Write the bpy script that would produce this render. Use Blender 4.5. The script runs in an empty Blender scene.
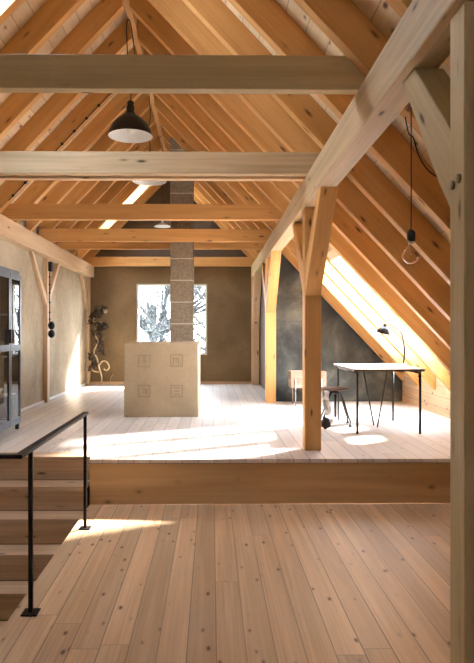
import bpy, bmesh, math, random
from mathutils import Vector, Matrix
random.seed(7)
S = bpy.context.scene
C = S.collection
EYE = 1.6
def H(h): return h + EYE          # height above eye level -> world z
UP = 0.42                          # upper floor level
# ------------------------------------------------------------------ materials
def newmat(name):
    m = bpy.data.materials.new(name); m.use_nodes = True
    nt = m.node_tree; nt.nodes.clear()
    out = nt.nodes.new('ShaderNodeOutputMaterial')
    b = nt.nodes.new('ShaderNodeBsdfPrincipled')
    nt.links.new(b.outputs[0], out.inputs[0])
    return m, nt, b, out
def N(nt, t, **kw):
    n = nt.nodes.new(t)
    for k, v in kw.items():
        if k.startswith('_'): n.inputs[int(k[1:])].default_value = v
        else: setattr(n, k, v)
    return n
def L(nt, a, b): nt.links.new(a, b)
def math_n(nt, op, a, b=None, c=None):
    n = nt.nodes.new('ShaderNodeMath'); n.operation = op
    for i, v in enumerate((a, b, c)):
        if v is None: continue
        if isinstance(v, (int, float)): n.inputs[i].default_value = v
        else: nt.links.new(v, n.inputs[i])
    return n.outputs[0]
def ramp(nt, fac, stops):
    r = nt.nodes.new('ShaderNodeValToRGB')
    e = r.color_ramp.elements
    e[0].position, e[0].color = stops[0][0], (*stops[0][1], 1)
    e[1].position, e[1].color = stops[-1][0], (*stops[-1][1], 1)
    for p, c in stops[1:-1]:
        x = e.new(p); x.color = (*c, 1)
    nt.links.new(fac, r.inputs[0]); return r.outputs[0]
def mix(nt, fac, a, b, mode='MIX'):
    n = nt.nodes.new('ShaderNodeMix'); n.data_type = 'RGBA'; n.blend_type = mode
    for i, v in ((0, fac), (6, a), (7, b)):
        if isinstance(v, (int, float)): n.inputs[i].default_value = v
        elif isinstance(v, tuple): n.inputs[i].default_value = (*v, 1)
        else: nt.links.new(v, n.inputs[i])
    return n.outputs[2]
def scale_vec(nt, vec, s, off=None):
    m = nt.nodes.new('ShaderNodeMapping'); nt.links.new(vec, m.inputs[0])
    m.inputs['Scale'].default_value = s
    if off is not None: nt.links.new(off, m.inputs['Location'])
    return m.outputs[0]
def grain(nt, vec, light, dark, knot, off=None, streak=9, knots=True, kscale=(2.6, 9, 9)):
    v = scale_vec(nt, vec, (0.55, streak, streak), off)
    n1 = N(nt, 'ShaderNodeTexNoise'); n1.inputs['Scale'].default_value = 1.0
    n1.inputs['Detail'].default_value = 5; n1.inputs['Distortion'].default_value = .5
    L(nt, v, n1.inputs['Vector'])
    v2 = scale_vec(nt, vec, (1.0, streak*7, streak*7), off)
    n2 = N(nt, 'ShaderNodeTexNoise'); n2.inputs['Scale'].default_value = 1.0; n2.inputs['Detail'].default_value = 3
    L(nt, v2, n2.inputs['Vector'])
    f = math_n(nt, 'ADD', math_n(nt, 'MULTIPLY', n1.outputs[0], .65), math_n(nt, 'MULTIPLY', n2.outputs[0], .35))
    col = ramp(nt, f, [(.34, dark), (.5, tuple((a*.55+b*.45) for a, b in zip(light, dark))), (.62, light)])
    if knots:
        v3 = scale_vec(nt, vec, kscale, off)
        vo = N(nt, 'ShaderNodeTexVoronoi'); vo.inputs['Scale'].default_value = 1.0
        L(nt, v3, vo.inputs['Vector'])
        sc = N(nt, 'ShaderNodeSeparateColor'); L(nt, vo.outputs['Color'], sc.inputs[0])
        dd = math_n(nt, 'ADD', vo.outputs['Distance'], math_n(nt, 'MULTIPLY', math_n(nt, 'MAXIMUM', math_n(nt, 'SUBTRACT', sc.outputs[0], .6), 0.0), .3))
        k = ramp(nt, dd, [(.06, (1, 1, 1)), (.10, (.7, .7, .7)), (.14, (.18, .18, .18)), (.22, (0, 0, 0))])
        col = mix(nt, k, col, knot)
    return col, f
def wood(name, light, dark, knot=(.13, .06, .025), rough=.55, streak=9, knots=True, tone=.14, kscale=(2.6, 9, 9)):
    m, nt, b, out = newmat(name)
    tc = N(nt, 'ShaderNodeTexCoord'); oi = N(nt, 'ShaderNodeObjectInfo')
    off = math_n(nt, 'MULTIPLY', oi.outputs['Random'], 37.0)
    cb = N(nt, 'ShaderNodeCombineXYZ')
    for i in range(3): L(nt, off, cb.inputs[i])
    col, f = grain(nt, tc.outputs['Object'], light, dark, knot, cb.outputs[0], streak, knots, kscale)
    br = math_n(nt, 'ADD', math_n(nt, 'MULTIPLY', oi.outputs['Random'], tone), 1 - tone/2)
    hs = N(nt, 'ShaderNodeHueSaturation'); L(nt, col, hs.inputs['Color']); L(nt, br, hs.inputs['Value'])
    L(nt, hs.outputs[0], b.inputs['Base Color'])
    b.inputs['Roughness'].default_value = rough
    bp = N(nt, 'ShaderNodeBump'); bp.inputs['Strength'].default_value = .12; bp.inputs['Distance'].default_value = .01
    L(nt, f, bp.inputs['Height']); L(nt, bp.outputs[0], b.inputs['Normal'])
    return m
def planks(name, light, dark, width, length, across=0, along=1, knot=(.14, .06, .03), rough=.45, gap=.022,
           streak=10, gapcol=(.09, .04, .02), var=.22, spec=.5, kscale=(4.2, 10, 10)):
    m, nt, b, out = newmat(name)
    tc = N(nt, 'ShaderNodeTexCoord'); sp = N(nt, 'ShaderNodeSeparateXYZ'); L(nt, tc.outputs['Object'], sp.inputs[0])
    a = math_n(nt, 'DIVIDE', math_n(nt, 'ADD', sp.outputs[across], 50.0), width)
    idx = math_n(nt, 'FLOOR', a); fr = math_n(nt, 'FRACT', a)
    wn = N(nt, 'ShaderNodeTexWhiteNoise', noise_dimensions='1D'); L(nt, idx, wn.inputs['W'])
    l = math_n(nt, 'ADD', math_n(nt, 'DIVIDE', math_n(nt, 'ADD', sp.outputs[along], 50.0), length), math_n(nt, 'MULTIPLY', wn.outputs[0], 7.3))
    lid = math_n(nt, 'FLOOR', l); lfr = math_n(nt, 'FRACT', l)
    wn2 = N(nt, 'ShaderNodeTexWhiteNoise', noise_dimensions='2D')
    cv = N(nt, 'ShaderNodeCombineXYZ'); L(nt, idx, cv.inputs[0]); L(nt, lid, cv.inputs[1]); L(nt, cv.outputs[0], wn2.inputs['Vector'])
    rnd = wn2.outputs[0]
    c2 = N(nt, 'ShaderNodeCombineXYZ')
    L(nt, math_n(nt, 'ADD', sp.outputs[along], math_n(nt, 'MULTIPLY', rnd, 31.0)), c2.inputs[0])
    L(nt, math_n(nt, 'ADD', sp.outputs[across], math_n(nt, 'MULTIPLY', rnd, 17.0)), c2.inputs[1])
    L(nt, math_n(nt, 'MULTIPLY', rnd, 5.0), c2.inputs[2])
    col, f = grain(nt, c2.outputs[0], light, dark, knot, None, streak, True, kscale)
    hs = N(nt, 'ShaderNodeHueSaturation'); L(nt, col, hs.inputs['Color'])
    L(nt, math_n(nt, 'ADD', math_n(nt, 'MULTIPLY', rnd, var), 1-var/2), hs.inputs['Value'])
    e = math_n(nt, 'MINIMUM', fr, math_n(nt, 'SUBTRACT', 1.0, fr))
    g1 = math_n(nt, 'LESS_THAN', e, gap)
    e2 = math_n(nt, 'MINIMUM', lfr, math_n(nt, 'SUBTRACT', 1.0, lfr))
    g2 = math_n(nt, 'LESS_THAN', e2, gap*width/length*.6)
    g = math_n(nt, 'MULTIPLY', math_n(nt, 'MAXIMUM', g1, g2), math_n(nt, 'ADD', .45, math_n(nt, 'MULTIPLY', wn.outputs[0], .55)))
    col2 = mix(nt, math_n(nt, 'MULTIPLY', g, .8), hs.outputs[0], gapcol)
    L(nt, col2, b.inputs['Base Color'])
    rr = math_n(nt, 'ADD', math_n(nt, 'MULTIPLY', f, .25), rough-.12)
    L(nt, rr, b.inputs['Roughness'])
    b.inputs['Specular IOR Level'].default_value = spec
    bp = N(nt, 'ShaderNodeBump'); bp.inputs['Strength'].default_value = .25; bp.inputs['Distance'].default_value = .01
    L(nt, math_n(nt, 'SUBTRACT', math_n(nt, 'MULTIPLY', f, .2), g), bp.inputs['Height']); L(nt, bp.outputs[0], b.inputs['Normal'])
    return m
def plain(name, col, rough=.5, metal=0, noise=0, nscale=6, col2=None, bump=0, spec=.5):
    m, nt, b, out = newmat(name); b.inputs['Specular IOR Level'].default_value = spec
    b.inputs['Roughness'].default_value = rough; b.inputs['Metallic'].default_value = metal
    tc = N(nt, 'ShaderNodeTexCoord')
    n = N(nt, 'ShaderNodeTexNoise'); n.inputs['Scale'].default_value = nscale; n.inputs['Detail'].default_value = 6
    L(nt, tc.outputs['Object'], n.inputs['Vector'])
    c2 = col2 or tuple(x*(1-noise) for x in col)
    L(nt, ramp(nt, n.outputs[0], [(.35, c2), (.65, col)]), b.inputs['Base Color'])
    if bump:
        bp = N(nt, 'ShaderNodeBump'); bp.inputs['Strength'].default_value = bump; bp.inputs['Distance'].default_value = .01
        L(nt, n.outputs[0], bp.inputs['Height']); L(nt, bp.outputs[0], b.inputs['Normal'])
    return m
def glassmat(name, tint=(1, 1, 1), ior=1.45, rough=0.0):
    m = bpy.data.materials.new(name); m.use_nodes = True; nt = m.node_tree; nt.nodes.clear()
    out = nt.nodes.new('ShaderNodeOutputMaterial')
    t = nt.nodes.new('ShaderNodeBsdfTransparent'); t.inputs[0].default_value = (*tint, 1)
    g = nt.nodes.new('ShaderNodeBsdfGlossy'); g.inputs['Roughness'].default_value = rough
    lw = nt.nodes.new('ShaderNodeLayerWeight'); lw.inputs[0].default_value = .5
    pw = nt.nodes.new('ShaderNodeMath'); pw.operation = 'POWER'; L(nt, lw.outputs['Facing'], pw.inputs[0]); pw.inputs[1].default_value = 4.0 if ior < 1.5 else 2.2
    fr = nt.nodes.new('ShaderNodeMath'); fr.operation = 'MULTIPLY_ADD'; L(nt, pw.outputs[0], fr.inputs[0]); fr.inputs[1].default_value = .75 if ior < 1.5 else .85; fr.inputs[2].default_value = .05
    mx = nt.nodes.new('ShaderNodeMixShader')
    L(nt, fr.outputs[0], mx.inputs[0]); L(nt, t.outputs[0], mx.inputs[1]); L(nt, g.outputs[0], mx.inputs[2]); L(nt, mx.outputs[0], out.inputs[0])
    return m
def plastermat(name, a, b_, c, sc=1.2, bump=.15, rough=.9):
    m, nt, b, out = newmat(name)
    tc = N(nt, 'ShaderNodeTexCoord')
    n = N(nt, 'ShaderNodeTexNoise'); n.inputs['Scale'].default_value = sc; n.inputs['Detail'].default_value = 8; n.inputs['Distortion'].default_value = .6
    L(nt, tc.outputs['Object'], n.inputs['Vector'])
    n2 = N(nt, 'ShaderNodeTexNoise'); n2.inputs['Scale'].default_value = sc*14; n2.inputs['Detail'].default_value = 5
    L(nt, tc.outputs['Object'], n2.inputs['Vector'])
    f = math_n(nt, 'ADD', math_n(nt, 'MULTIPLY', n.outputs[0], .75), math_n(nt, 'MULTIPLY', n2.outputs[0], .25))
    L(nt, ramp(nt, f, [(.36, a), (.5, b_), (.64, c)]), b.inputs['Base Color'])
    b.inputs['Roughness'].default_value = rough
    bp = N(nt, 'ShaderNodeBump'); bp.inputs['Strength'].default_value = bump; bp.inputs['Distance'].default_value = .02
    L(nt, f, bp.inputs['Height']); L(nt, bp.outputs[0], b.inputs['Normal'])
    return m
M = {}
M['pine'] = wood('pine_beam', (.78, .56, .35), (.64, .43, .24))
M['rafter'] = wood('pine_rafter', (.73, .40, .14), (.58, .29, .085))
M['greenpine'] = wood('weathered_pine', (.64, .50, .27), (.50, .37, .18))
M['oldpine'] = wood('aged_pine', (.69, .51, .31), (.47, .33, .18), knot=(.10, .05, .03))
M['floor'] = planks('pine_floor', (.77, .55, .35), (.56, .35, .19), .148, 3.4, gap=.022, rough=.40, knot=(.15, .065, .03), kscale=(5, 11, 11), gapcol=(.16, .09, .05), var=.26)
M['upfloor'] = planks('glare_paled_pine_floor', (.70, .625, .57), (.60, .515, .455), .148, 3.7, gap=.03, rough=.42, knot=(.38, .25, .18), gapcol=(.25, .18, .13))  # same pine, paled: window glare on the raised floor painted into the colour
M['deck'] = planks('roof_boards', (.80, .63, .43), (.68, .50, .30), .14, 4.5, across=0, along=1, gap=.022, rough=.6, gapcol=(.30, .18, .09))
M['kneeboard'] = planks('knee_wall_boards', (.80, .58, .38), (.66, .44, .26), .155, 3.0, across=2, along=1, gap=.02, rough=.55)
M['ply'] = wood('riser_board', (.62, .39, .18), (.46, .26, .11), streak=4, knots=True, kscale=(3.2, 7, 5))
M['stair'] = wood('stair_wood', (.66, .46, .30), (.46, .30, .18))
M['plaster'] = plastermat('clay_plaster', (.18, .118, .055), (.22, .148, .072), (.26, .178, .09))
M['walldark'] = plastermat('darker_brown_wall', (.085, .06, .04), (.11, .075, .05), (.13, .09, .06))
M['plasterleft'] = plastermat('streaked_clay_plaster', (.37, .285, .18), (.47, .375, .25), (.55, .455, .32), sc=.9)
M['stoveclay'] = plastermat('stove_clay', (.46, .365, .24), (.52, .415, .28), (.57, .465, .32), sc=1.5, bump=.06)
M['groove'] = plastermat('darker_clay', (.30, .235, .155), (.34, .27, .18), (.38, .30, .21))
M['black'] = plain('black_steel', (.018, .016, .016), .35, .3, .3)
M['bronze'] = plain('dark_handrail_steel', (.020, .013, .011), .55, 0, .3, spec=.2)
M['grey'] = plain('grey_painted_steel', (.055, .06, .065), .35, .2, .35, 9)
M['white'] = plain('white_enamel', (.85, .85, .84), .35, 0, .05)
M['whitewood'] = plain('white_painted_wood', (.86, .85, .82), .5, 0, .06)
M['top'] = plain('white_linoleum', (.83, .82, .81), .3, 0, .04)
M['edge'] = plain('table_edge_and_shadow', (.12, .075, .05), .4, 0, .3)
M['chrome'] = plain('steel', (.62, .60, .58), .25, 1, .1)
M['darkwood'] = wood('dark_stool_wood', (.13, .06, .03), (.06, .03, .016), knots=False, rough=.75)
M['crate'] = wood('worn_pale_wood', (.50, .37, .27), (.26, .15, .09), streak=16, knots=False)
M['fabric'] = plain('pale_cloth', (.72, .70, .66), .9, 0, .25, 14, bump=.4)
M['darkbag'] = plain('dark_cloth', (.035, .02, .018), .85, 0, .4, 14, bump=.4)
M['dried'] = plain('dried_leaf', (.085, .052, .032), .9, 0, .5, 10)
M['driedpale'] = plain('dried_stem', (.62, .46, .27), .7, 0, .3, 10)
M['ceramic'] = plain('glazed_ceramic', (.55, .52, .47), .25, 0, .1)
M['glass'] = glassmat('window_glass')
M['amber'] = glassmat('amber_glass', (.985, .95, .87), 1.6)
M['brass'] = plain('worn_brass', (.45, .36, .22), .35, .9, .3)
M['bark'] = plain('bark', (.024, .024, .023), .9, 0, .4, 6)
M['leaf'] = plain('pale_foliage', (.036, .042, .038), .8, 0, .4, 3)
M['grass'] = plain('meadow', (.10, .11, .09), .9, 0, .3, 2)
M['snow'] = M['grass']
# concrete blocks of the chimney: mortar lines every course
def blockmat():
    m, nt, b, out = newmat('pumice_blocks')
    tc = N(nt, 'ShaderNodeTexCoord'); sp = N(nt, 'ShaderNodeSeparateXYZ'); L(nt, tc.outputs['Object'], sp.inputs[0])
    n = N(nt, 'ShaderNodeTexNoise'); n.inputs['Scale'].default_value = 32; n.inputs['Detail'].default_value = 8; L(nt, tc.outputs['Object'], n.inputs['Vector'])
    col = ramp(nt, n.outputs[0], [(.34, (.21, .165, .115)), (.5, (.265, .212, .15)), (.66, (.32, .26, .19))])
    fr = math_n(nt, 'FRACT', math_n(nt, 'DIVIDE', math_n(nt, 'ADD', sp.outputs[2], 20.03), .368))
    g = math_n(nt, 'LESS_THAN', fr, .045)
    L(nt, mix(nt, g, col, (.62, .56, .47)), b.inputs['Base Color']); b.inputs['Roughness'].default_value = .95
    bp = N(nt, 'ShaderNodeBump'); bp.inputs['Strength'].default_value = .5; bp.inputs['Distance'].default_value = .02
    L(nt, n.outputs[0], bp.inputs['Height']); L(nt, bp.outputs[0], b.inputs['Normal'])
    return m
M['block'] = blockmat()
def greywall():
    m, nt, b, out = newmat('mottled_grey_wall')
    tc = N(nt, 'ShaderNodeTexCoord'); sp = N(nt, 'ShaderNodeSeparateXYZ'); L(nt, tc.outputs['Object'], sp.inputs[0])
    n = N(nt, 'ShaderNodeTexNoise'); n.inputs['Scale'].default_value = 1.6; n.inputs['Detail'].default_value = 9; n.inputs['Distortion'].default_value = .5; n.inputs['Roughness'].default_value = .62
    L(nt, tc.outputs['Object'], n.inputs['Vector'])
    col = ramp(nt, n.outputs[0], [(.35, (.015, .018, .020)), (.46, (.032, .039, .040)), (.55, (.062, .076, .071)), (.66, (.155, .158, .135))])
    v = N(nt, 'ShaderNodeTexNoise'); v.inputs['Scale'].default_value = 2.3; v.inputs['Detail'].default_value = 3; v.inputs['Distortion'].default_value = .8; L(nt, tc.outputs['Object'], v.inputs['Vector'])
    vein = math_n(nt, 'LESS_THAN', math_n(nt, 'ABSOLUTE', math_n(nt, 'SUBTRACT', v.outputs[0], .55)), .007)
    col = mix(nt, math_n(nt, 'MULTIPLY', vein, .35), col, (.03, .03, .03))
    f1 = math_n(nt, 'FRACT', math_n(nt, 'DIVIDE', math_n(nt, 'ADD', sp.outputs[2], 20.3), .62))
    seam = math_n(nt, 'LESS_THAN', f1, .012)
    col = mix(nt, math_n(nt, 'MULTIPLY', seam, .5), col, (.02, .02, .02))
    L(nt, col, b.inputs['Base Color']); b.inputs['Roughness'].default_value = .6
    bp = N(nt, 'ShaderNodeBump'); bp.inputs['Strength'].default_value = .15; L(nt, n.outputs[0], bp.inputs['Height']); L(nt, bp.outputs[0], b.inputs['Normal'])
    return m
M['greywall'] = greywall()
# ------------------------------------------------------------------ mesh helpers
def link(name, bm, mat, parent=None, frame=None, smooth=False):
    """frame: Matrix placing the object; bm is in world coordinates"""
    bmesh.ops.recalc_face_normals(bm, faces=bm.faces)
    if frame is None:
        c = Vector((0, 0, 0))
        for v in bm.verts: c += v.co
        c /= max(1, len(bm.verts)); frame = Matrix.Translation(c)
    bm.transform(frame.inverted())
    me = bpy.data.meshes.new(name); bm.to_mesh(me); bm.free()
    if smooth:
        for p in me.polygons: p.use_smooth = True
    for m in (mat if isinstance(mat, (list, tuple)) else [mat]): me.materials.append(m)
    o = bpy.data.objects.new(name, me); C.objects.link(o)
    if parent is not None:
        o.parent = parent
        pm = parent.matrix_basis
        o.matrix_basis = pm.inverted() @ frame if parent.parent is None else (parent.parent.matrix_basis @ pm).inverted() @ frame
    else: o.matrix_basis = frame
    return o
def empty(name, loc):
    o = bpy.data.objects.new(name, None); C.objects.link(o); o.empty_display_size = .1
    o.matrix_basis = Matrix.Translation(Vector(loc)); return o
def tag(o, label=None, cat=None, group=None, kind=None):
    if label: o['label'] = label
    if cat: o['category'] = cat
    if group: o['group'] = group
    if kind: o['kind'] = kind
    return o
def frame_of(direction, centre, upv=(0, 0, 1)):
    x = Vector(direction).normalized(); u = Vector(upv)
    if abs(x.dot(u)) > .99: u = Vector((0, 1, 0))
    y = u.cross(x).normalized(); z = x.cross(y).normalized()
    m = Matrix((x, y, z)).transposed().to_4x4(); m.translation = Vector(centre); return m
def bbox(bm, x0, x1, y0, y1, z0, z1, mi=0):
    vs = [bm.verts.new((x, y, z)) for x in (x0, x1) for y in (y0, y1) for z in (z0, z1)]
    for f in ((0, 1, 3, 2), (4, 6, 7, 5), (0, 4, 5, 1), (2, 3, 7, 6), (0, 2, 6, 4), (1, 5, 7, 3)):
        fc = bm.faces.new([vs[i] for i in f]); fc.material_index = mi
    return vs
def prism(bm, pts, axis, a0, a1, mi=0):
    """polygon pts in the plane perpendicular to axis (X: pts=(y,z); Y: pts=(x,z); Z: pts=(x,y))"""
    def mk(p, a):
        return {'X': (a, p[0], p[1]), 'Y': (p[0], a, p[1]), 'Z': (p[0], p[1], a)}[axis]
    A = [bm.verts.new(mk(p, a0)) for p in pts]; B = [bm.verts.new(mk(p, a1)) for p in pts]
    n = len(pts)
    for f in ([A[::-1], B] + [[A[i], A[(i+1) % n], B[(i+1) % n], B[i]] for i in range(n)]):
        fc = bm.faces.new(f); fc.material_index = mi
def bevel(bm, w=.004, seg=1):
    bmesh.ops.bevel(bm, geom=bm.edges[:], offset=w, segments=seg, affect='EDGES', profile=.5)
def box(name, x0, x1, y0, y1, z0, z1, mat, parent=None, bev=.003, grain_dir=None):
    bm = bmesh.new(); bbox(bm, x0, x1, y0, y1, z0, z1)
    bmesh.ops.recalc_face_normals(bm, faces=bm.faces)
    if bev: bevel(bm, bev)
    c = ((x0+x1)/2, (y0+y1)/2, (z0+z1)/2)
    if grain_dir is None:
        d = [x1-x0, y1-y0, z1-z0]; i = d.index(max(d)); grain_dir = [(1, 0, 0), (0, 1, 0), (0, 0, 1)][i]
    return link(name, bm, mat, parent, frame_of(grain_dir, c))
def prism_obj(name, pts, axis, a0, a1, mat, gd, parent=None, bev=.004):
    bm = bmesh.new(); prism(bm, pts, axis, a0, a1)
    bmesh.ops.recalc_face_normals(bm, faces=bm.faces)
    if bev: bevel(bm, bev)
    c = Vector((0, 0, 0))
    for v in bm.verts: c += v.co
    c /= len(bm.verts)
    return link(name, bm, mat, parent, frame_of(gd, c))
def tube(bm, pts, r, seg=8, cap=True):
    pts = [Vector(p) for p in pts]; rs = r if isinstance(r, (list, tuple)) else [r]*len(pts)
    rings = []; prev = None
    for i, p in enumerate(pts):
        d = (pts[min(i+1, len(pts)-1)] - pts[max(i-1, 0)]).normalized()
        if prev is None:
            u = Vector((0, 0, 1)) if abs(d.z) < .9 else Vector((1, 0, 0))
            a = d.cross(u).normalized()
        else:
            a = (prev - d*prev.dot(d)).normalized()
        prev = a; b = d.cross(a)
        rings.append([bm.verts.new(p + (a*math.cos(t) + b*math.sin(t))*rs[i]) for t in [2*math.pi*k/seg for k in range(seg)]])
    for i in range(len(rings)-1):
        for k in range(seg):
            bm.faces.new((rings[i][k], rings[i][(k+1) % seg], rings[i+1][(k+1) % seg], rings[i+1][k]))
    if cap: bm.faces.new(rings[0][::-1]); bm.faces.new(rings[-1])
def tube_obj(name, pts, r, mat, parent=None, seg=10):
    bm = bmesh.new(); tube(bm, pts, r, seg); return link(name, bm, mat, parent, smooth=True)
def lathe(bm, prof, c, seg=32, closed=False, mi=0):
    """prof: list of (r,z) ; revolve about vertical axis at c"""
    rings = []
    for r, z in prof:
        if r < 1e-5: rings.append([bm.verts.new((c[0], c[1], c[2]+z))])
        else: rings.append([bm.verts.new((c[0]+r*math.cos(2*math.pi*k/seg), c[1]+r*math.sin(2*math.pi*k/seg), c[2]+z)) for k in range(seg)])
    prs = list(zip(rings, rings[1:])) + ([(rings[-1], rings[0])] if closed else [])
    for A, B in prs:
        for k in range(seg):
            k2 = (k+1) % seg
            if len(A) == 1 and len(B) == 1: continue
            if len(A) == 1: f = bm.faces.new((A[0], B[k], B[k2]))
            elif len(B) == 1: f = bm.faces.new((A[k], A[k2], B[0]))
            else: f = bm.faces.new((A[k], A[k2], B[k2], B[k]))
            f.material_index = mi
def lathe_obj(name, prof, c, mat, parent=None, seg=32, closed=False):
    bm = bmesh.new(); lathe(bm, prof, c, seg, closed); return link(name, bm, mat, parent, Matrix.Translation(Vector(c)), smooth=True)
def smooth_path(pts, n=6):
    P = [Vector(p) for p in pts]; out = []
    for i in range(len(P)-1):
        p0 = P[max(i-1, 0)]; p1 = P[i]; p2 = P[i+1]; p3 = P[min(i+2, len(P)-1)]
        for k in range(n):
            t = k/n
            out.append(.5*((2*p1)+(-p0+p2)*t+(2*p0-5*p1+4*p2-p3)*t*t+(-p0+3*p1-3*p2+p3)*t**3))
    out.append(P[-1]); return out
ORD = ['first', 'second', 'third', 'fourth', 'fifth', 'sixth', 'seventh', 'eighth', 'ninth', 'tenth', 'eleventh', 'twelfth', 'thirteenth', 'fourteenth', 'fifteenth', 'sixteenth', 'seventeenth']
# ------------------------------------------------------------------ dimensions
SL = 1.058; RX = -.925; RH = 3.56
def hl(x): return RH + SL*(x-RX)       # underside of rafters, left slope
def hr(x): return RH - SL*(x-RX)       # right slope
TV = .31                                # vertical depth of a rafter
XL = -2.81; XR = 3.24; YB = 13.7; YF = -3.6; YP = 5.575; STX = -1.13
# ------------------------------------------------------------------ setting
def struct(name, bm, mats, frame=Matrix.Identity(4)):
    o = link(name, bm, mats, None, frame); o['kind'] = 'structure'; return o
bm = bmesh.new()
bbox(bm, STX, XR, YF, YP, -.22, 0, 0)
bbox(bm, XL, STX, YF, 3.26, -.22, 0, 0)
struct('floor', bm, [M['floor']])
bm = bmesh.new()
bbox(bm, STX, XR, YP-.012, YB, UP-.035, UP, 0)
bbox(bm, STX+.0, XR, YP+.031, YB, -.22, UP-.036, 1)
bbox(bm, XL, STX, 6.31, YB, -.22, UP-.036, 1)
bbox(bm, XL, STX, 5.92, YB, UP-.035, UP, 0)
struct('floor_upper', bm, [M['upfloor'], M['ply']])
box('trim_1', STX+.0, XR, YP, YP+.03, 0, UP-.04, M['ply'], grain_dir=(1, 0, 0))['kind'] = 'structure'
box('riser_shadow_strip', STX-.012, XR, YP-.0, YP+.02, UP-.042, UP-.034, M['edge'], bev=0)['kind'] = 'structure'  # dark strip painted in as the shadow line under the floor edge
# walls
bm = bmesh.new()
bbox(bm, XL-.29, XL, YF, YB+.3, -2.2, H(1.238), 0)
bbox(bm, XL-.29, -2.905, YF-.3, YB+.3, H(1.238), H(1.80), 0)
struct('wall_left', bm, [M['plasterleft']])
bm = bmesh.new(); bbox(bm, XR, XR+.2, YF, YB+.3, -.22, H(-.60), 0)
struct('wall_right', bm, [M['kneeboard']])
WX0, WX1, WH0, WH1 = -1.71, -.105, -.525, 1.096
HB = 1.48
bm = bmesh.new(); t = .3
bbox(bm, XL, WX0, YB, YB+t, UP-.3, H(HB)); bbox(bm, -2.904, XL, YB, YB+t, H(1.24), H(HB)); bbox(bm, WX1, XR, YB, YB+t, UP-.3, H(HB))
bbox(bm, WX0, WX1, YB, YB+t, UP-.3, H(WH0)); bbox(bm, WX0, WX1, YB, YB+t, H(WH1), H(HB))
def ztop_l(x): return H(hl(x)+TV+.05)
def ztop_r(x): return H(hr(x)+TV+.05)
xr_ = 1.6
prism(bm, [(-2.904, H(HB)), (XR, H(HB)), (XR, H(HB)+.01), (1.30, ztop_r(1.30)), (RX, ztop_l(RX)), (-2.904, ztop_l(-2.904))], 'Y', YB, YB+t, 1)  # gable above the last tie beam coloured darker than the wall below
struct('wall_back', bm, [M['plaster'], M['walldark']])
# cross wall on the right
bm = bmesh.new()
prism(bm, [(1.085, UP), (XR, UP), (XR, ztop_r(XR)), (1.085, ztop_r(1.085))], 'Y', 10.16, 10.30, 0)
struct('wall_grey', bm, [M['greywall']], Matrix.Translation((2, 10.2, 1)))
bm = bmesh.new()
prism(bm, [(1.085, UP), (1.2, UP), (1.2, ztop_r(1.2)), (1.085, ztop_r(1.085))], 'Y', 10.30, YB, 0)
struct('wall_recess', bm, [M['walldark']])
# wall behind the camera; unseen window added to brighten the foreground
bm = bmesh.new()
vx0, vx1, vh0, vh1 = -1.15, -.55, .1, .95
bbox(bm, XL, vx0, YF-t, YF, -.22, H(HB)); bbox(bm, vx1, XR, YF-t, YF, -.22, H(-.6)); bbox(bm, vx0, vx1, YF-t, YF, -.22, H(vh0)); bbox(bm, vx0, vx1, YF-t, YF, H(vh1), H(HB))
prism(bm, [(vx1, H(-.6)), (XR, H(-.6)), (XR, ztop_r(XR)), (1.0, ztop_r(1.0)), (vx1, H(HB))], 'Y', YF-t, YF)
prism(bm, [(XL, H(HB)), (vx1, H(HB)), (1.0, ztop_r(1.0)), (RX, ztop_l(RX)), (XL, ztop_l(XL))], 'Y', YF-t, YF)
struct('wall_front', bm, [M['plasterleft']])
# stairwell shaft
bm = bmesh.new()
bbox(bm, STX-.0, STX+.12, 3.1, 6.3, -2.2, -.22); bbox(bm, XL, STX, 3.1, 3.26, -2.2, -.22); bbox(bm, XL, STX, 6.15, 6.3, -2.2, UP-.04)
struct('wall_shaft', bm, [M['walldark']])
bm = bmesh.new(); bbox(bm, XL-.2, STX+.2, 2.5, 6.3, -2.3, -2.2); struct('floor_below', bm, [M['floor']])
# baseboards along left and back walls (a pale thin strip)
box('baseboard_left', XL, XL+.018, 7.6, YB-.02, UP, UP+.045, M['whitewood'])['kind'] = 'structure'
box('baseboard_back', XL+.02, .9, YB-.02, YB, UP, UP+.05, M['pine'])['kind'] = 'structure'
# roof boarding with openings
def slab(bm, side, x0, x1, y0, y1, o0, o1, mi=0):
    f = hl if side < 0 else hr
    pts = [(x0, H(f(x0)+o0)), (x1, H(f(x1)+o0)), (x1, H(f(x1)+o1)), (x0, H(f(x0)+o1))]
    prism(bm, pts, 'Y', y0, y1, mi)
def roof(bm, side, xe0, xe1, opens):
    ys = sorted(set([YF-.3, YB+.3] + [v for o in opens for v in o[:2]]))
    for a, b in zip(ys, ys[1:]):
        op = [o for o in opens if o[0] <= a+1e-6 and o[1] >= b-1e-6]
        if not op: slab(bm, side, xe0, xe1, a, b, TV, TV+.14)
        else:
            o = op[0]
            slab(bm, side, xe0, o[2], a, b, TV, TV+.14); slab(bm, side, o[3], xe1, a, b, TV, TV+.14)
RO = [(7.30, 7.91, 1.58, 3.12), (8.01, 8.62, 1.50, 3.12), (8.72, 9.33, 1.50, 3.12)]
LO = [(4.445, 5.07, -2.60, -1.35), (12.27, 12.88, -2.50, -1.35)]
bm = bmesh.new()
roof(bm, -1, -3.25, RX, LO); roof(bm, 1, RX, 3.55, RO)
struct('ceiling', bm, [M['deck']])
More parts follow.
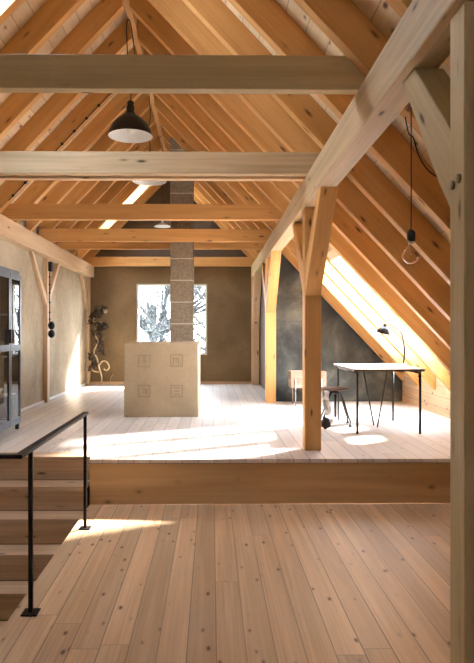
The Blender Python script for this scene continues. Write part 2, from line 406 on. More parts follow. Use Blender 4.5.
# windows
def pane_box(bm, *a): bbox(bm, *a)
def win(name, x0, x1, y0, y1, z0, z1, parts):
    """upright window in a wall parallel to XZ"""
    fr = bmesh.new(); w = .045
    bbox(fr, x0, x0+w, y0, y1, z0, z1); bbox(fr, x1-w, x1, y0, y1, z0, z1)
    bbox(fr, x0+w, x1-w, y0, y1, z0, z0+w); bbox(fr, x0+w, x1-w, y0, y1, z1-w, z1)
    o = link(name, fr, M['whitewood'], None, Matrix.Translation(((x0+x1)/2, y0, z0))); o['kind'] = 'structure'
    p = bmesh.new(); ym = (y0+y1)/2; bbox(p, x0+w, x1-w, ym-.003, ym+.003, z0+w, z1-w)
    link('window_pane', p, M['glass'], o)
    return o
win('window_1', WX0, WX1, YB+.01, YB+.09, H(WH0), H(WH1), 1)
win('window_2', vx0, vx1, YF-.12, YF-.04, H(vh0), H(vh1), 1)  # unseen opening, added to light the foreground from behind
k = 3
for side, ops in ((1, RO), (-1, LO)):
    for (a, b, x0, x1) in ops:
        f = bmesh.new(); w = .03
        slab(f, side, x0, x1, a, a+w, TV-.0, TV+.17); slab(f, side, x0, x1, b-w, b, TV-.0, TV+.17)
        slab(f, side, x0, x0+w, a+w, b-w, TV, TV+.17); slab(f, side, x1-w, x1, a+w, b-w, TV, TV+.17)
        o = link('window_%d' % k, f, M['whitewood'], None); o['kind'] = 'structure'
        g = bmesh.new(); slab(g, side, x0+w, x1-w, a+w, b-w, TV+.13, TV+.14)
        link('window_pane', g, M['glass'], o); k += 1
# ------------------------------------------------------------------ carpentry
RAFT = [2.90, 3.605, 4.345] + [5.07 + .71*i for i in range(0, 13)]
vis_l = [d for d in RAFT if d > 5.0]; vis_r = [d for d in RAFT if d > 2.8]
extra = {5.07: 'beside the corner skylight', 7.91: 'with the black clipped cable along it'}
for i, d in enumerate(vis_l):
    xa, xe = RX-.035, -2.873
    pts = [(xe, H(hl(xe))), (xa, H(hl(xa))), (xa, H(hl(xa)+TV)), (xe, H(hl(xe)+TV))]
    o = prism_obj('rafter', pts, 'Y', d, d+.1, M['rafter'], (1, 0, SL))
    lab = 'pine rafter of the left roof slope, %s counted back from the top left corner' % ORD[i]
    if abs(d-7.91) < .01: lab = 'pine rafter of the left roof slope carrying the black clipped cable'
    tag(o, lab, 'rafter', 'rafters of the left roof slope')
for i, d in enumerate(vis_r):
    xa, xe = RX+.035, 3.235
    pts = [(xa, H(hr(xa))), (xe, H(hr(xe))), (xe, H(hr(xe)+TV)), (xa, H(hr(xa)+TV))]
    if d > 10.1:   # beyond the grey cross wall only the inner part shows
        xe = 1.08; pts = [(xa, H(hr(xa))), (xe, H(hr(xe))), (xe, H(hr(xe)+TV)), (xa, H(hr(xa)+TV))]
    o = prism_obj('rafter', pts, 'Y', d, d+.1, M['rafter'], (1, 0, -SL))
    lab = 'pine rafter of the right roof slope, %s counted back from the top right corner' % ORD[i]
    if abs(d-10.04) < .01: lab = 'tan pine rafter of the right slope running down against the grey wall'
    tag(o, lab, 'rafter', 'rafters of the right roof slope')
tag(box('ridge_beam', RX-.034, RX+.034, YF, YB, H(RH+.03), H(RH+.34), M['rafter']), 'long pine ridge board running under the roof peak', 'beam')
# skylight header timbers on the right slope
for i, (a, b, x0, x1) in enumerate(RO):
    x = x0-.085
    pts = [(x, H(hr(x)+.02)), (x0-.005, H(hr(x0-.005)+.02)), (x0-.005, H(hr(x0-.005)+TV-.002)), (x, H(hr(x)+TV-.002))]
    tag(prism_obj('header_beam', pts, 'Y', a+.001, b-.001, M['pine'], (0, 1, 0)), 'short pine header above the %s right hand skylight from the front' % ORD[i], 'beam', 'skylight headers')
# purlins
tag(box('purlin', -2.90, -2.674, YF, YB, H(1.24), H(1.50), M['pine'], bev=.005), 'pale pine wall purlin running along the top of the left wall', 'beam')
tag(box('purlin', .905, 1.07, -1.2, 10.8, H(1.24), H(1.50), M['oldpine'], bev=.006), 'long aged purlin sloping from top right over the row of posts', 'beam')
tag(box('purlin', .905, 1.07, 10.8, YB, H(1.24), H(1.505), M['greenpine'], bev=.006), 'greenish far end piece of the right purlin near the back wall', 'beam')
# tie beams
TB = [(3.71, 3.79, 1.503, 1.715, 'greenpine', 'front greenish grey tie beam crossing at the top of the picture'),
      (5.69, 5.775, 1.50, 1.71, 'oldpine', 'second tie beam from the front, pale aged pine below the black lamp'),
      (5.885, 5.965, 1.50, 1.71, 'pine', 'tie beam paired close behind the second tie beam'),
      (8.015, 8.10, 1.50, 1.71, 'rafter', 'honey pine tie beam in the middle, in front of the chimney'),
      (9.95, 10.035, 1.50, 1.71, 'rafter', 'honey pine tie beam just in front of the chimney, below the middle one'),
      (10.86, 10.94, 1.50, 1.71, 'rafter', 'thin looking tie beam right behind the chimney'),
      (13.50, 13.585, 1.48, 1.69, 'rafter', 'farthest tie beam lying against the back wall')]
for (a, b, h0, h1, m, lab) in TB:
    tag(box('tie_beam', -2.86, 1.06, a, b, H(h0), H(h1), M[m], bev=.005), lab, 'beam', 'tie beams')
# posts with knee braces
def brace(parent, ya, za, yb, zb, w, x0, x1, mat, hewn=True):
    """from post (ya,za low) up to the purlin underside (yb,zb high); w thickness measured along Y at the top"""
    s = 1 if yb > ya else -1
    ym, zm = (ya+yb)/2 + s*.02, (za+zb)/2
    pts = [(ya, za-.14), (ya, za+.14), (ya+s*.10 + (yb-ya)*.35, zm+.02), (yb-s*.0, zb), (yb+s*w, zb), ((ya+yb)/2+s*.20, zm-.12)]
    pts = [(ya, za-.12), (ya, za+.2), (yb-s*w, zb), (yb+s*.0, zb), (ya+s*.13, za+.02)]
    if s < 0: pts = pts[::-1]
    return prism_obj('brace', pts, 'X', x0, x1, mat, (0, yb-ya, zb-za), parent)
def bolt(parent, x, y, z, d=(-1, 0, 0)):
    tube_obj('bolt', [(x, y, z), (x+d[0]*.012, y+d[1]*.012, z)], .018, M['brass'], parent, 12)
def post(y0, y1, x0, x1, z0, mat, lab, braces):
    o = empty('post', ((x0+x1)/2, (y0+y1)/2, z0)); tag(o, lab, 'post', 'posts under the right purlin')
    box('shaft', x0, x1, y0, y1, z0, H(1.24), M[mat], o, bev=.006)
    for (ya, za, yb) in braces:
        brace(o, ya, H(za), yb, H(1.24), .17, x0+.006, x1-.006, M[mat])
    return o
p = post(2.23, 2.37, .945, 1.10, 0, 'greenpine', 'nearest post, cut off by the right edge of the picture', [(2.37, .60, 2.98)])
bolt(p, .945, 2.335, H(.575)); bolt(p, .945, 2.275, H(.585))
post(5.95, 6.10, .925, 1.09, UP, 'rafter', 'orange brown post standing at the front edge of the raised floor', [(5.95, .48, 5.10), (6.10, .48, 6.95)])
post(10.00, 10.15, .905, 1.075, UP, 'rafter', 'pale post beside the left end of the grey wall', [(10.00, .44, 9.15), (10.15, .44, 11.0)])
p3 = post(13.42, 13.57, .90, 1.07, UP, 'pine', 'farthest post against the back wall', [(13.42, .30, 12.70)])
o = lathe_obj('light_switch', [(0, 0), (.045, 0), (.045, .02), (.03, .035), (0, .035)], (0, 0, 0), M['black'])
o.matrix_basis = Matrix.Translation((.99, 13.42, H(.235))) @ Matrix.Rotation(math.pi/2, 4, 'X')
tag(o, 'small round black switch on the farthest post', 'switch')
# left wall posts with slender braces
def wall_post(y0, y1, lab, braces):
    o = empty('wall_post', (XL+.04, (y0+y1)/2, UP)); tag(o, lab, 'post', 'posts along the left wall')
    box('shaft', XL, XL+.07, y0, y1, UP, H(1.24), M['pine'], o)
    for ya, yb in braces:
        s = 1 if yb > ya else -1
        pts = [(ya, H(.44)), (ya, H(.60)), (yb-s*.09, H(1.24)), (yb, H(1.24))]
        if s < 0: pts = pts[::-1]
        prism_obj('brace', pts, 'X', XL+.002, XL+.06, M['pine'], (0, yb-ya, .75), o)
wall_post(10.05, 10.19, 'slender left wall post with two braces in a Y and a black cable', [(10.05, 9.22), (10.19, 10.95)])
wall_post(13.5, 13.62, 'slender post in the far left corner with one brace', [(13.5, 12.75)])
# ------------------------------------------------------------------ staircase
st = empty('staircase', ((XL+STX)/2, 5.7, -2.2)); tag(st, 'wooden staircase descending toward the viewer behind the railing at left', 'staircase')
T, R_ = .225, .226
for i in range(0, 9):
    yn = 5.70 - T*i; zt = UP - R_*i
    if i == 0:
        box('tread', XL+.01, STX-.02, yn, 5.915, zt-.035, zt, M['stair'], st)
    else:
        box('tread', XL+.01, STX-.02, yn, yn+T+.02, zt-.04, zt, M['stair'], st)
    box('riser', XL+.01, STX-.02, yn+.028, yn+.05, zt-R_+.001, zt-.04, M['stair'], st)
# ------------------------------------------------------------------ railing
rl = empty('railing', (-1.03, 4.1, 0)); tag(rl, 'dark steel stair railing with two posts and a flat handrail', 'railing')
for y in (3.43, 4.90):
    q = box('post', -1.042, -1.018, y-.012, y+.012, .008, .925, M['bronze'], rl, .002)
    box('base_plate', -1.075, -.985, y-.045, y+.045, 0, .008, M['bronze'], rl, .002)
    for dx, dy in ((-.033, -.033), (.033, -.033), (-.033, .033), (.033, .033)):
        pass
bm = bmesh.new()
bbox(bm, -1.052, -1.008, 3.20, 4.935, .925, .947)
bmesh.ops.recalc_face_normals(bm, faces=bm.faces); bevel(bm, .002)
link('handrail', bm, M['bronze'], rl)
box('handrail', XL+.001, -1.052, 3.20, 3.244, .925, .947, M['bronze'], rl, .002)
box('post', -2.6, -2.576, 3.21, 3.234, .0, .925, M['bronze'], rl, .002)
# ------------------------------------------------------------------ masonry stove and chimney
sx0, sx1, sy0, sy1 = -1.215, -.185, 8.33, 10.02
sv = empty('masonry_stove', ((sx0+sx1)/2, (sy0+sy1)/2, UP)); tag(sv, 'beige clay block of a masonry stove with four square reliefs', 'stove')
zt = H(-.155)
bm = bmesh.new(); bbox(bm, sx0, sx1, sy0, sy1, UP, zt); bmesh.ops.recalc_face_normals(bm, faces=bm.faces); bevel(bm, .012, 3); link('body', bm, M['stoveclay'], sv)
def relief(cx, cz, s, kind):
    bm = bmesh.new(); w = .009; y0, y1 = sy0-.007, sy0+.004
    def b(x0, x1, z0, z1): bbox(bm, x0, x1, y0, y1, z0, z1)
    b(cx-s, cx+s, cz+s-w, cz+s); b(cx-s, cx+s, cz-s, cz-s+w); b(cx-s, cx-s+w, cz-s+w, cz+s-w); b(cx+s-w, cx+s, cz-s+w, cz+s-w)
    if kind == 0:
        b(cx-.005, cx+.005, cz-.03, cz+s-w); b(cx, cx+.05, cz-.005, cz+.005)
    elif kind == 1:
        b(cx-.05, cx+.03, cz+.03, cz+.04); b(cx-.05, cx-.04, cz-.06, cz+.03); b(cx+.02, cx+.03, cz-.05, cz+.03); b(cx-.01, cx, cz-.03, cz+.03)
    elif kind == 2:
        b(cx-.03, cx+.05, cz+.02, cz+.03); b(cx-.03, cx+.04, cz-.02, cz-.01); b(cx+.03, cx+.04, cz-.05, cz+.03)
    else:
        b(cx-.04, cx+.05, cz+.04, cz+.05); b(cx-.04, cx+.05, cz-.005, cz+.005); b(cx-.04, cx+.05, cz-.05, cz-.04)
    link('relief', bm, M['groove'], sv)
px = lambda x: (x-211.6)*8.33/600
pz = lambda y: H((332-y)*8.33/600)
for (x, y, kd) in ((144.3, 361, 0), (176.6, 360.5, 1), (144.3, 391, 2), (176.6, 391, 3)):
    relief(px(x), pz(y), .084, kd)
ch = box('chimney', -.70, -.31, 10.15, 10.55, UP, 6.3, M['block'], bev=.006, grain_dir=(1, 0, 0))
tag(ch, 'tall grey concrete block chimney rising behind the clay stove', 'chimney')
# ------------------------------------------------------------------ glass cabinet
cx0, cx1, cy0, cy1, cz1 = -2.80, -2.32, 6.56, 7.34, H(.735)
cb = empty('display_cabinet', ((cx0+cx1)/2, (cy0+cy1)/2, UP)); tag(cb, 'tall dark grey metal cabinet with glass doors at the left edge', 'cabinet')
cz0 = UP+.09
bm = bmesh.new(); w = .035; xf = cx1-.022
for y in (cy0, cy1-w):
    bbox(bm, cx0, cx0+w, y, y+w, cz0, cz1-.05); bbox(bm, xf-w, xf, y, y+w, cz0, cz1-.05)
    for z in (cz0, H(-.20), cz1-.09): bbox(bm, cx0+w, xf-w, y, y+w, z, z+.04)
bbox(bm, cx0, xf, cy0, cy1, cz1-.05, cz1)
bbox(bm, cx0, xf, cy0, cy1, cz0-.02, cz0+.02)
bbox(bm, cx0, cx0+.008, cy0+w, cy1-w, cz0, cz1-.05); bbox(bm, cx0+w, xf-w, cy1-.012, cy1-.004, cz0, cz1-.05)
link('frame', bm, M['grey'], cb)
for y in (cy0+w,):
    bm = bmesh.new(); bbox(bm, cx0+w, xf-w, y-.02-.002, y-.02+.002, cz0+.04, cz1-.09); link('side_glass', bm, M['glass'], cb)
for y in (cy0, cy1-.04):
    for x in (cx0, xf-.04): box('foot', x, x+.04, y, y+.04, UP, cz0-.02, M['black'], cb)
for z in (H(-.75), H(-.30), H(.20)):
    box('shelf', cx0+.012, xf-.03, cy0+w+.002, cy1-w-.002, z, z+.012, M['grey'], cb)
ym = (cy0+cy1)/2
for (a, b, hy) in ((cy0+.004, ym-.003, ym-.05), (ym+.003, cy1-.004, ym+.03)):
    bm = bmesh.new(); w = .042; z0, z1 = cz0+.0, cz1-.055
    bbox(bm, xf+.002, cx1, a, a+w, z0, z1); bbox(bm, xf+.002, cx1, b-w, b, z0, z1)
    for (za, zb) in ((z0, z0+.07), (H(-.22), H(-.15)), (z1-.06, z1)): bbox(bm, xf+.002, cx1, a+w, b-w, za, zb)
    d = link('door', bm, M['grey'], cb)
    bm = bmesh.new(); bbox(bm, xf+.008, xf+.012, a+w, b-w, z0+.07, H(-.22)); bbox(bm, xf+.008, xf+.012, a+w, b-w, H(-.15), z1-.06)
    link('door_glass', bm, M['glass'], d)
    box('handle', cx1+.001, cx1+.03, hy, hy+.018, H(-.13), H(.03), M['black'], d)
bowlprof = [(0, 0), (.035, 0), (.04, .01), (.075, .06), (.085, .085), (.08, .085), (.07, .06), (.03, .015), (0, .013)]
for (y, z, s, lab) in ((7.02, H(-.288), 1.0, 'pale bowl on the cabinet shelf just below the door rail'), (6.80, H(-.288), 1.15, 'larger pale bowl nearer the picture edge on the middle cabinet shelf'), (7.05, H(-.738), .9, 'bowl on the lowest cabinet shelf')):
    o = lathe_obj('bowl', [(r*s, zz*s) for r, zz in bowlprof], (-2.52, y, z), M['ceramic']); tag(o, lab, 'bowl', 'bowls in the glass cabinet')
# ------------------------------------------------------------------ pendant lamps
def cable_obj(name, pts, mat, parent, r=.006, n=6): return tube_obj(name, smooth_path(pts, n), r, mat, parent, 6)
def pendant(name, x, y, h, r, shade, lab, loop=True):
    o = empty(name, (x, y, H(h))); tag(o, lab, 'lamp', 'pendant lamps under the ridge')
    hh = r*.98
    outer = [(r, 0), (r*1.0, .012), (r*.95, r*.22), (r*.82, r*.50), (r*.58, r*.76), (r*.30, r*.93), (r*.24, r*1.0)]
    bm = bmesh.new(); c = (x, y, H(h))
    lathe(bm, outer, c, 40, mi=0)
    lathe(bm, [(a-.006 if i else a-.0, b-.004 if i else b) for i, (a, b) in enumerate(outer)], c, 40, mi=1)
    link('lamp_shade', bm, [shade, M['white']], o, Matrix.Translation(c), smooth=True)
    lathe_obj('socket', [(0, r*.8), (.06, r*.8), (.06, r*1.0), (.045, r*1.12), (.05, r*1.3), (.035, r*1.42), (.045, r*1.5), (.028, r*1.6), (0, r*1.62)], c, M['black'], o, 20)
    lathe_obj('bulb', [(0, .03), (.03, .04), (.045, .075), (.03, .12), (.02, .17), (0, .17)], c, M['white'], o, 16)
    top = H(RH+.028); z0 = H(h)+r*1.60
    pts = [(x, y, z0), (x+.012, y, z0+.12), (x-.02, y, z0+.35), (x+.015, y, (z0+top)/2+.1), (x, y, top-.10), (RX, y, top)]
    if loop: pts = [(x, y, z0), (x+.01, y, z0+.10), (x+.045, y, z0+.25), (x+.05, y, z0+.5), (x+.01, y, top-.12), (x-.02, y, top-.02), (x-.045, y, top-.10), (x-.035, y, z0+.55), (x-.025, y, z0+.35)]
    cable_obj('cable', pts, M['black'], o)
    return o
pendant('pendant_lamp', -.925, 6.86, 2.235, .252, M['black'], 'black dome pendant lamp with white inside hanging near the ridge')
pendant('pendant_lamp', -.925, 8.93, 2.235, .252, M['white'], 'white dome pendant lamp whose rim shows just below the second tie beam', False)
# small far disc lamp
o = empty('pendant_lamp', (-.93, 11.4, H(2.0))); tag(o, 'small flat white pendant lamp seen left of the chimney', 'lamp', 'pendant lamps under the ridge')
bm = bmesh.new(); lathe(bm, [(0, .075), (.03, .07), (.13, .02), (.165, 0), (.158, 0), (.12, .014), (0, .05)], (-.93, 11.4, H(2.0)), 32); link('lamp_shade', bm, M['white'], o, smooth=True)
lathe_obj('socket', [(0, .07), (.022, .07), (.022, .16), (.012, .18), (0, .18)], (-.93, 11.4, H(2.0)), M['white'], o, 14)
tube_obj('cable', [(-.93, 11.4, H(2.18)), (-.93, 11.4, H(RH+.028))], .004, M['black'], o, 6)
# bare globe bulb at right
bx, by = 1.168, 3.50
bl = empty('globe_bulb_pendant', (bx, by, H(.5))); tag(bl, 'clear round filament bulb hanging on a black cord in front of the right rafters', 'lamp')
zc = H((332-254.5)*3.5/600)
r = .054
gp = [(0, -r)] + [(r*math.sin(a), -r*math.cos(a)) for a in [math.pi*k/14 for k in range(1, 12)]] + [(.019, r*1.05), (.017, r*1.3)]
lathe_obj('glass_globe', gp, (bx, by, zc), M['amber'], bl, 32)
lathe_obj('base', [(0, r*1.2), (.0175, r*1.2), (.0175, r*1.55), (0, r*1.55)], (bx, by, zc), M['chrome'], bl, 20)
lathe_obj('socket', [(0, r*1.5), (.024, r*1.5), (.025, r*2.35), (.018, r*2.6), (.006, r*2.75), (0, r*2.76)], (bx, by, zc), M['black'], bl, 20)
cable_obj('filament', [(bx-.018, by, zc-.005), (bx-.008, by, zc+.02), (bx-.002, by, zc-.012), (bx+.006, by, zc+.02), (bx+.014, by, zc-.008), (bx+.004, by, zc+.03), (bx, by, zc+.06)], M['brass'], bl, .0014, 5)
ztop = H(hr(bx))-.005
tube_obj('cord', [(bx, by, zc+r*2.7), (bx+.001, by, (zc+ztop)/2), (bx, by, ztop), (bx+.008, by+.10, ztop+.0)], .0035, M['black'], bl, 6)
o = cable_obj('power_cable', [(1.18, 3.645, H(hr(1.18)-.02)), (1.20, 3.64, H(hr(1.2)-.10)), (1.23, 3.64, H(hr(1.23)-.10)), (1.26, 3.64, H(hr(1.26)-.17)), (1.32, 3.64, H(hr(1.32)-.20)), (1.40, 3.64, H(hr(1.4)-.16)), (1.52, 3.645, H(hr(1.52)-.02))], M['black'], None, .004)
tag(o, 'loose black cable sagging under a rafter near the nearest brace', 'cable')
# clipped cable on left slope and wall post
cl = empty('clipped_cable', (-2.7, 7.9, H(1.6))); tag(cl, 'black cable with round clips along a left rafter', 'cable')
yy = 7.895
tube_obj('wire', [(x, yy, H(hl(x)-.002)) for x in (-2.66, -2.2, -1.6, -1.0)], .007, M['black'], cl, 6)
n = 11
for i in range(n):
    x = -2.60 + 1.6*i/(n-1); z = H(hl(x)+.0)
    tube_obj('clip', [(x, yy-.012, z), (x, yy+.004, z)], .019, M['black'], cl, 10)
cw = empty('wall_cable', (XL+.08, 10.12, H(0))); tag(cw, 'black cable with clips and two round sockets on the left wall post', 'cable')
tube_obj('wire', [(XL+.078, 10.16, H(1.15)), (XL+.078, 10.16, H(.1))], .008, M['black'], cw, 6)
box('junction_box', XL+.0705, XL+.13, 10.09, 10.20, H(1.02), H(1.18), M['black'], cw)
for h in (.93, .80, .66, .50, .33, .22):
    box('clip', XL+.0705, XL+.095, 10.13, 10.18, H(h)-.012, H(h)+.012, M['black'], cw)
for h in (.11, -.03):
    bm = bmesh.new(); bmesh.ops.create_uvsphere(bm, u_segments=16, v_segments=10, radius=.07)
    bmesh.ops.scale(bm, vec=(.8, 1, 1), verts=bm.verts); bmesh.ops.translate(bm, vec=(XL+.12, 10.12, H(h)), verts=bm.verts)
    link('socket', bm, M['black'], cw, smooth=True)
# ------------------------------------------------------------------ desk
dk = empty('desk', (2.05, 7.43, UP)); tag(dk, 'white topped desk on thin black steel legs under the right slope', 'desk')
dx0, dx1, dy0, dy1, dz = 1.635, 2.455, 6.87, 8.05, UP+.755
box('tabletop', dx0, dx1, dy0, dy1, dz-.006, dz, M['top'], dk, .001)
box('edge', dx0+.0005, dx1-.0005, dy0+.0005, dy1-.0005, dz-.03, dz-.006, M['edge'], dk, .001)
for x in (1.685, 2.415):
    for y in (6.92, 7.96):
        tube_obj('leg', [(x, y, UP), (x, y, dz-.03)], .014, M['black'], dk, 12)
for a, b in ((1.685, 1.685), (2.415, 2.415)):
    tube_obj('rail', [(a, 6.92, dz-.05), (a, 7.96, dz-.05)], .010, M['black'], dk, 10)
tube_obj('rail', [(1.685, 7.43, dz-.05), (2.415, 7.43, dz-.05)], .010, M['black'], dk, 10)
tube_obj('brace_strut', [(1.885, 7.43, dz-.05), (2.015, 7.43, UP+.02)], .009, M['black'], dk, 10)
tube_obj('brace_strut', [(2.185, 7.43, dz-.05), (2.05, 7.40, UP+.0)], .009, M['black'], dk, 10)
# desk lamp
dl = empty('desk_lamp', (2.40, 7.42, dz)); tag(dl, 'black clamp-on desk lamp with a bent arm and dome shade', 'lamp')
lx, ly = 2.375, 7.40
def P(x, y, d): return ((x-211.6)*d/600, d, H((332-y)*d/600))
b0 = P(405.5, 365, ly); 
box('clamp', lx-.035, lx+.03, ly-.02, ly+.02, dz, dz+.035, M['chrome'], dl)
tube_obj('clamp_screw', [(lx+.02, ly-.52, dz-.08), (lx+.02, ly-.52, dz-.032)], .006, M['black'], dl, 8)
lathe_obj('clamp_knob', [(0, 0), (.018, .004), (.018, .016), (0, .02)], (lx+.02, ly-.52, dz-.095), M['black'], dl, 14)
arm = [(lx, ly, dz+.03), P(405.2, 350, ly), P(403.3, 337, ly), P(401.5, 332, ly), P(398, 328.8, ly), P(391, 323.8, ly)]
tube_obj('arm', smooth_path(arm, 5), .011, M['black'], dl, 10)
# shade: tilted dome
hd = Vector(P(386.5, 324.5, ly))
bm = bmesh.new(); R0 = .088
outer = [(R0, 0), (R0*.97, R0*.25), (R0*.80, R0*.62), (R0*.48, R0*.92), (R0*.22, R0*1.02)]
lathe(bm, outer, (0, 0, 0), 32, mi=0); lathe(bm, [(a-.003, b-.003) for a, b in outer[1:]][::1], (0, 0, 0), 32, mi=1)
rot = Matrix.Translation(Vector(P(384, 333.5, ly))) @ Matrix.Rotation(math.radians(14), 4, 'Y')
bm.transform(rot); link('lamp_shade', bm, [M['black'], M['white']], dl, rot, smooth=True)
bm = bmesh.new(); lathe(bm, [(0, R0*.9), (.026, R0*.95), (.03, R0*1.15), (.024, R0*1.5), (.010, R0*1.62), (0, R0*1.62)], (0, 0, 0), 20)
bm.transform(rot); link('socket', bm, M['brass'], dl, rot, smooth=True)
# ------------------------------------------------------------------ stool
sx, sy = 1.575, 7.62
so = empty('swivel_stool', (sx, sy, UP)); tag(so, 'swivel stool with round dark wooden seat and four black steel legs', 'stool')
zs = UP+.475
lathe_obj('seat', [(0, -.03), (.155, -.03), (.172, -.02), (.176, -.008), (.168, 0), (.10, -.004), (0, -.006)], (sx, sy, zs), M['darkwood'], so, 40)
lathe_obj('seat_rim', [(.170, -.016), (.180, -.016), (.180, -.006), (.170, -.006)], (sx, sy, zs), M['darkwood'], so, 40, closed=True)
lathe_obj('hub', [(0, -.09), (.05, -.085), (.055, -.05), (.04, -.03), (0, -.03)], (sx, sy, zs), M['black'], so, 20)
tube_obj('spindle', [(sx, sy, zs-.08), (sx, sy, UP+.10)], .016, M['black'], so, 12)
for k in range(4):
    a = math.radians(38 + 90*k); c, s_ = math.cos(a), math.sin(a)
    pts = [(sx+c*.02, sy+s_*.02, zs-.07), (sx+c*.07, sy+s_*.07, zs-.065), (sx+c*.12, sy+s_*.12, zs-.13), (sx+c*.20, sy+s_*.20, UP+.15), (sx+c*.235, sy+s_*.235, UP+.08), (sx+c*.24, sy+s_*.24, UP+.02)]
    l = tube_obj('leg', smooth_path(pts, 5), .011, M['black'], so, 10)
    lathe_obj('foot', [(0, 0), (.022, 0), (.014, .035), (0, .035)], (sx+c*.24, sy+s_*.24, UP), M['black'], l, 12)
# cloth hanging from the stool and a small dark pouch on the floor
bm = bmesh.new(); g = []
for i in range(9):
    row = []
    for j in range(9):
        u, v = i/8, j/8
        row.append(bm.verts.new((1.405+.045*u+.02*math.sin(v*9+i)+.035*v*u, 7.44+.02*math.sin(u*8)+.015*math.sin(v*6), zs-.03-.30*v+.008*math.sin(u*11))))
    g.append(row)
for i in range(8):
    for j in range(8): bm.faces.new((g[i][j], g[i+1][j], g[i+1][j+1], g[i][j+1]))
o = link('hanging_cloth', bm, M['fabric'], smooth=True); md = o.modifiers.new('s', 'SOLIDIFY'); md.thickness = .012
tag(o, 'pale cloth hanging from the edge of the stool seat behind the post', 'cloth')
bm = bmesh.new(); bmesh.ops.create_uvsphere(bm, u_segments=20, v_segments=14, radius=.075)
for v in bm.verts:
    v.co = Vector((v.co.x*.8, v.co.y*.8, v.co.z*.95)) * (1+.09*math.sin(v.co.x*60)*math.cos(v.co.z*50))
bmesh.ops.translate(bm, vec=(1.395, 7.28, UP+.072), verts=bm.verts)
pb = empty('cloth_pouch', (1.395, 7.28, UP)); tag(pb, 'small dark pouch with a pale knot on the floor beside the stool', 'bag')
link('bag', bm, M['darkbag'], pb, smooth=True)
bm = bmesh.new(); bmesh.ops.create_icosphere(bm, subdivisions=3, radius=.034)
for v in bm.verts: v.co *= 1+.12*math.sin(v.co.x*120)*math.sin(v.co.y*110+v.co.z*90)
bmesh.ops.translate(bm, vec=(1.452, 7.26, UP+.10), verts=bm.verts)
link('knot', bm, M['fabric'], pb, smooth=True)
# ------------------------------------------------------------------ wooden crate bench behind the post
Dq = 9.55; q = lambda x: (x-211.6)*Dq/600
cr = empty('crate_stand', (q(308), Dq+.15, UP)); tag(cr, 'pale worn wooden crate on thin metal legs against the grey wall', 'crate')
x0, x1 = q(290.8), q(326.5); z1 = H(-(371.5-332)*Dq/600); z0 = H(-(388.5-332)*Dq/600)
zz = (z1-z0)/2
for i in range(2):
    for y in (Dq, Dq+.30-.015):
        box('side_board', x0, x1, y, y+.015, z0+i*zz+.003, z0+(i+1)*zz-.003, M['crate'], cr)
    for x in (x0, x1-.015):
        box('end_board', x, x+.015, Dq+.016, Dq+.284, z0+i*zz+.003, z0+(i+1)*zz-.003, M['crate'], cr)
box('bottom_board', x0+.016, x1-.016, Dq+.016, Dq+.284, z0, z0+.012, M['crate'], cr)
box('batten', x0+.0, x0+.05, Dq-.012, Dq-.0005, z0, z1, M['crate'], cr, grain_dir=(0, 0, 1)); box('batten', x1-.05, x1, Dq-.012, Dq-.0005, z0, z1, M['crate'], cr, grain_dir=(0, 0, 1))
for x in (x0+.075, x1-.075):
    for y in (Dq-.022, Dq+.31):
        tube_obj('leg', [(x, y, UP), (x, y, z0+.16)], .009, M['chrome'], cr, 10)
# ------------------------------------------------------------------ dried plant in far left corner
dp = empty('dried_plant', (-2.42, 13.35, UP)); tag(dp, 'tall dried plant with curling pale stems and dark leaves in the far left corner', 'dried plant')
D2 = 13.35; Q = lambda x, y, dd=0: ((x-211.6)*(D2+dd)/600, D2+dd, H((332-y)*(D2+dd)/600))
stems = [[Q(101.5, 384.4), Q(102, 377), Q(99, 366), Q(97, 358), Q(94, 352), Q(97, 345), Q(98, 340), Q(95.5, 335), Q(96, 326), Q(94, 318), Q(97, 311)],
         [Q(99, 366), Q(103, 361), Q(107, 362), Q(109.5, 367), Q(107, 370.5), Q(104, 369)],
         [Q(99, 372), Q(94, 371), Q(90.5, 367), Q(91, 361), Q(89.5, 357)],
         [Q(110, 384.4, .1), Q(111, 378, .1), Q(113, 374, .1)],
         [Q(96, 326), Q(101, 322), Q(104, 326)], [Q(94, 318), Q(100, 309), Q(106, 311)]]
for s_ in stems: tube_obj('stem', smooth_path(s_, 6), .017 if s_ is not stems[3] else .008, M['driedpale'], dp, 8)
rnd = random.Random(3)
bm = bmesh.new()
cl_ = [(98, 312, 5, 60), (104, 310, 3.5, 35), (94, 316, 4, 50), (94, 322, 4, 50), (101, 326, 4.5, 55), (105, 327, 3, 30), (98, 333, 4, 40), (100, 346, 3, 25), (103, 351, 3, 30), (92, 357, 3, 30), (95, 364, 3.5, 40), (100, 341, 3, 20), (90.5, 368, 2.5, 25)]
for (cx, cy, rr, n) in cl_:
    for i in range(n):
        c = Vector(Q(cx+rnd.gauss(0, rr*.5), cy+rnd.gauss(0, rr*.5), rnd.gauss(0, .07)))
        c.y = min(c.y, YB-.08)
        d = Vector((rnd.gauss(0, 1), rnd.gauss(0, 1), rnd.gauss(0, 1))).normalized(); e = d.orthogonal().normalized(); s1 = rnd.uniform(.03, .075)
        a = c - d*s1; b = c + d*s1
        m1 = c + e*s1*.45 + d.cross(e)*s1*.15; m2 = c - e*s1*.45 + d.cross(e)*s1*.15
        for v in (a, b, m1, m2): v.x = max(v.x, XL+.05)
        vs = [bm.verts.new(v) for v in (a, m1, b, m2)]
        bm.faces.new((vs[0], vs[1], vs[2])); bm.faces.new((vs[0], vs[2], vs[3]))
o = link('leaves', bm, M['dried'], dp); o['kind'] = 'stuff'
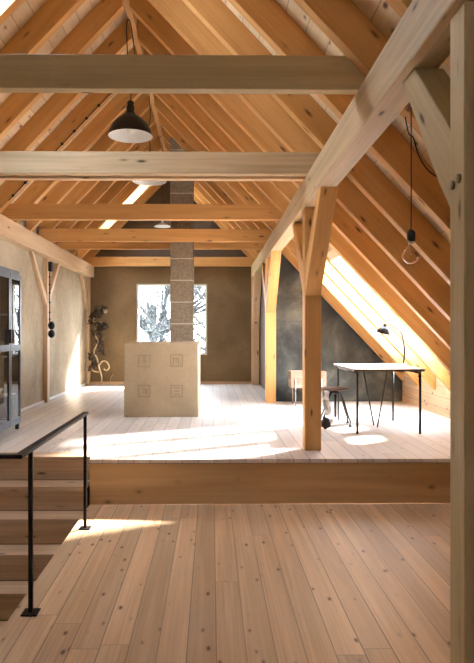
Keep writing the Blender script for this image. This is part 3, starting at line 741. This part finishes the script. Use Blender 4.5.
for (cx, cy) in ((106, 311.5), (95, 320.5)):
    bm = bmesh.new()
    c = Vector(Q(cx, cy, -.08)); rr = .055
    for k in range(9):
        a = 2*math.pi*k/9; d = Vector((math.cos(a), -.4, math.sin(a))); e = Vector((-math.sin(a), 0, math.cos(a)))
        vs = [bm.verts.new(v) for v in (c, c+d*rr*.6+e*rr*.25, c+d*rr, c+d*rr*.6-e*rr*.25)]
        bm.faces.new(vs)
    link('flower', bm, M['driedpale'], dp)
# ------------------------------------------------------------------ outside
bm = bmesh.new(); bbox(bm, -60, 60, 14.2, 90, -3.3, -3.0); o = link('ground', bm, M['grass'], None, Matrix.Identity(4)); o['kind'] = 'structure'
def tree(x, y, h, seed, lab, leaves, spread=.5):
    rn = random.Random(seed)
    root = empty('tree', (x, y, -3.0)); tag(root, lab, 'tree', 'trees outside the back window')
    bm = bmesh.new(); tips = []
    def grow(p, d, l, r, lev):
        pts = [p]; q_ = p.copy(); dd = d.copy()
        for i in range(4):
            w_ = .12 if lev else .03
            dd = (dd + Vector((rn.gauss(0, w_), rn.gauss(0, w_), rn.gauss(0, .07)))).normalized(); q_ = q_ + dd*l/4; pts.append(q_.copy())
        tube(bm, pts, [r*(1-.12*i) for i in range(5)], 6 if lev < 2 else 4, False)
        if lev >= 2: tips.extend(pts[1:])
        if lev < 4:
            for i in range(3 if lev else 16):
                t = rn.uniform(.3, 1) if lev else rn.uniform(.45, 1)
                idx = min(4, int(t*4)); nd = (dd + Vector((rn.gauss(0, 1), rn.gauss(0, 1), rn.gauss(.15, .5)))*spread*1.4).normalized()
                grow(pts[idx], nd, l*rn.uniform(.5, .7), r*.5, lev+1)
    grow(Vector((x, y, -3.0)), Vector((0, 0, 1)), h*.55, h*.018, 0)
    link('trunk', bm, M['bark'], root, Matrix.Translation((x, y, -3)), smooth=True)
    if leaves:
        bm = bmesh.new()
        for tpt in tips:
            for i in range(leaves):
                c = tpt + Vector((rn.gauss(0, .22), rn.gauss(0, .22), rn.gauss(0, .22))); d = Vector((rn.gauss(0, 1), rn.gauss(0, 1), rn.gauss(0, 1))).normalized(); e = d.orthogonal().normalized(); s1 = rn.uniform(.03, .06)
                vs = [bm.verts.new(v) for v in (c-d*s1, c+e*s1*.5, c+d*s1, c-e*s1*.5)]; bm.faces.new(vs)
        o = link('foliage', bm, M['leaf'], root); o['kind'] = 'stuff'
tree(-2.2, 25, 10.5, 11, 'leafy tree outside, filling the left part of the back window', 5)
tree(1.4, 19.5, 7.5, 5, 'sparser tree outside with thin boughs right of the chimney', 0, .6)
# ------------------------------------------------------------------ light
w = bpy.data.worlds.new('sky'); S.world = w; w.use_nodes = True; nt = w.node_tree; nt.nodes.clear()
out = nt.nodes.new('ShaderNodeOutputWorld'); bg = nt.nodes.new('ShaderNodeBackground')
tc = nt.nodes.new('ShaderNodeTexCoord'); sp = nt.nodes.new('ShaderNodeSeparateXYZ'); L(nt, tc.outputs['Generated'], sp.inputs[0])
L(nt, ramp(nt, sp.outputs[2], [(0.0, (.88, .94, 1.0)), (.6, (.70, .84, 1.0))]), bg.inputs[0])
bg.inputs[1].default_value = 22.0
L(nt, bg.outputs[0], out.inputs[0])
sun = bpy.data.lights.new('sun', 'SUN'); sun.energy = 52; sun.angle = math.radians(5); sun.color = (1.0, .96, .90)
so_ = bpy.data.objects.new('sun', sun); C.objects.link(so_)
sd = Vector((-1.29, -1.10, -1.0)).normalized(); so_.rotation_euler = sd.to_track_quat('-Z', 'Y').to_euler(); so_.location = (6, 20, 9)
# ------------------------------------------------------------------ camera
cam = bpy.data.cameras.new('camera'); co = bpy.data.objects.new('camera', cam); C.objects.link(co); S.camera = co
co.location = (0, 0, EYE); TH = .012
co.rotation_euler = (math.radians(90), 0, -TH)
cam.sensor_fit = 'AUTO'; cam.sensor_width = 36; cam.lens = 600/663*36
cam.shift_x = 18.2/663; cam.shift_y = 0.5/663; cam.clip_start = .05; cam.clip_end = 300
S.view_settings.view_transform = 'Standard'; S.view_settings.look = 'None'; S.view_settings.gamma = 1; S.view_settings.use_curve_mapping = False
S.view_settings.exposure = 0.45
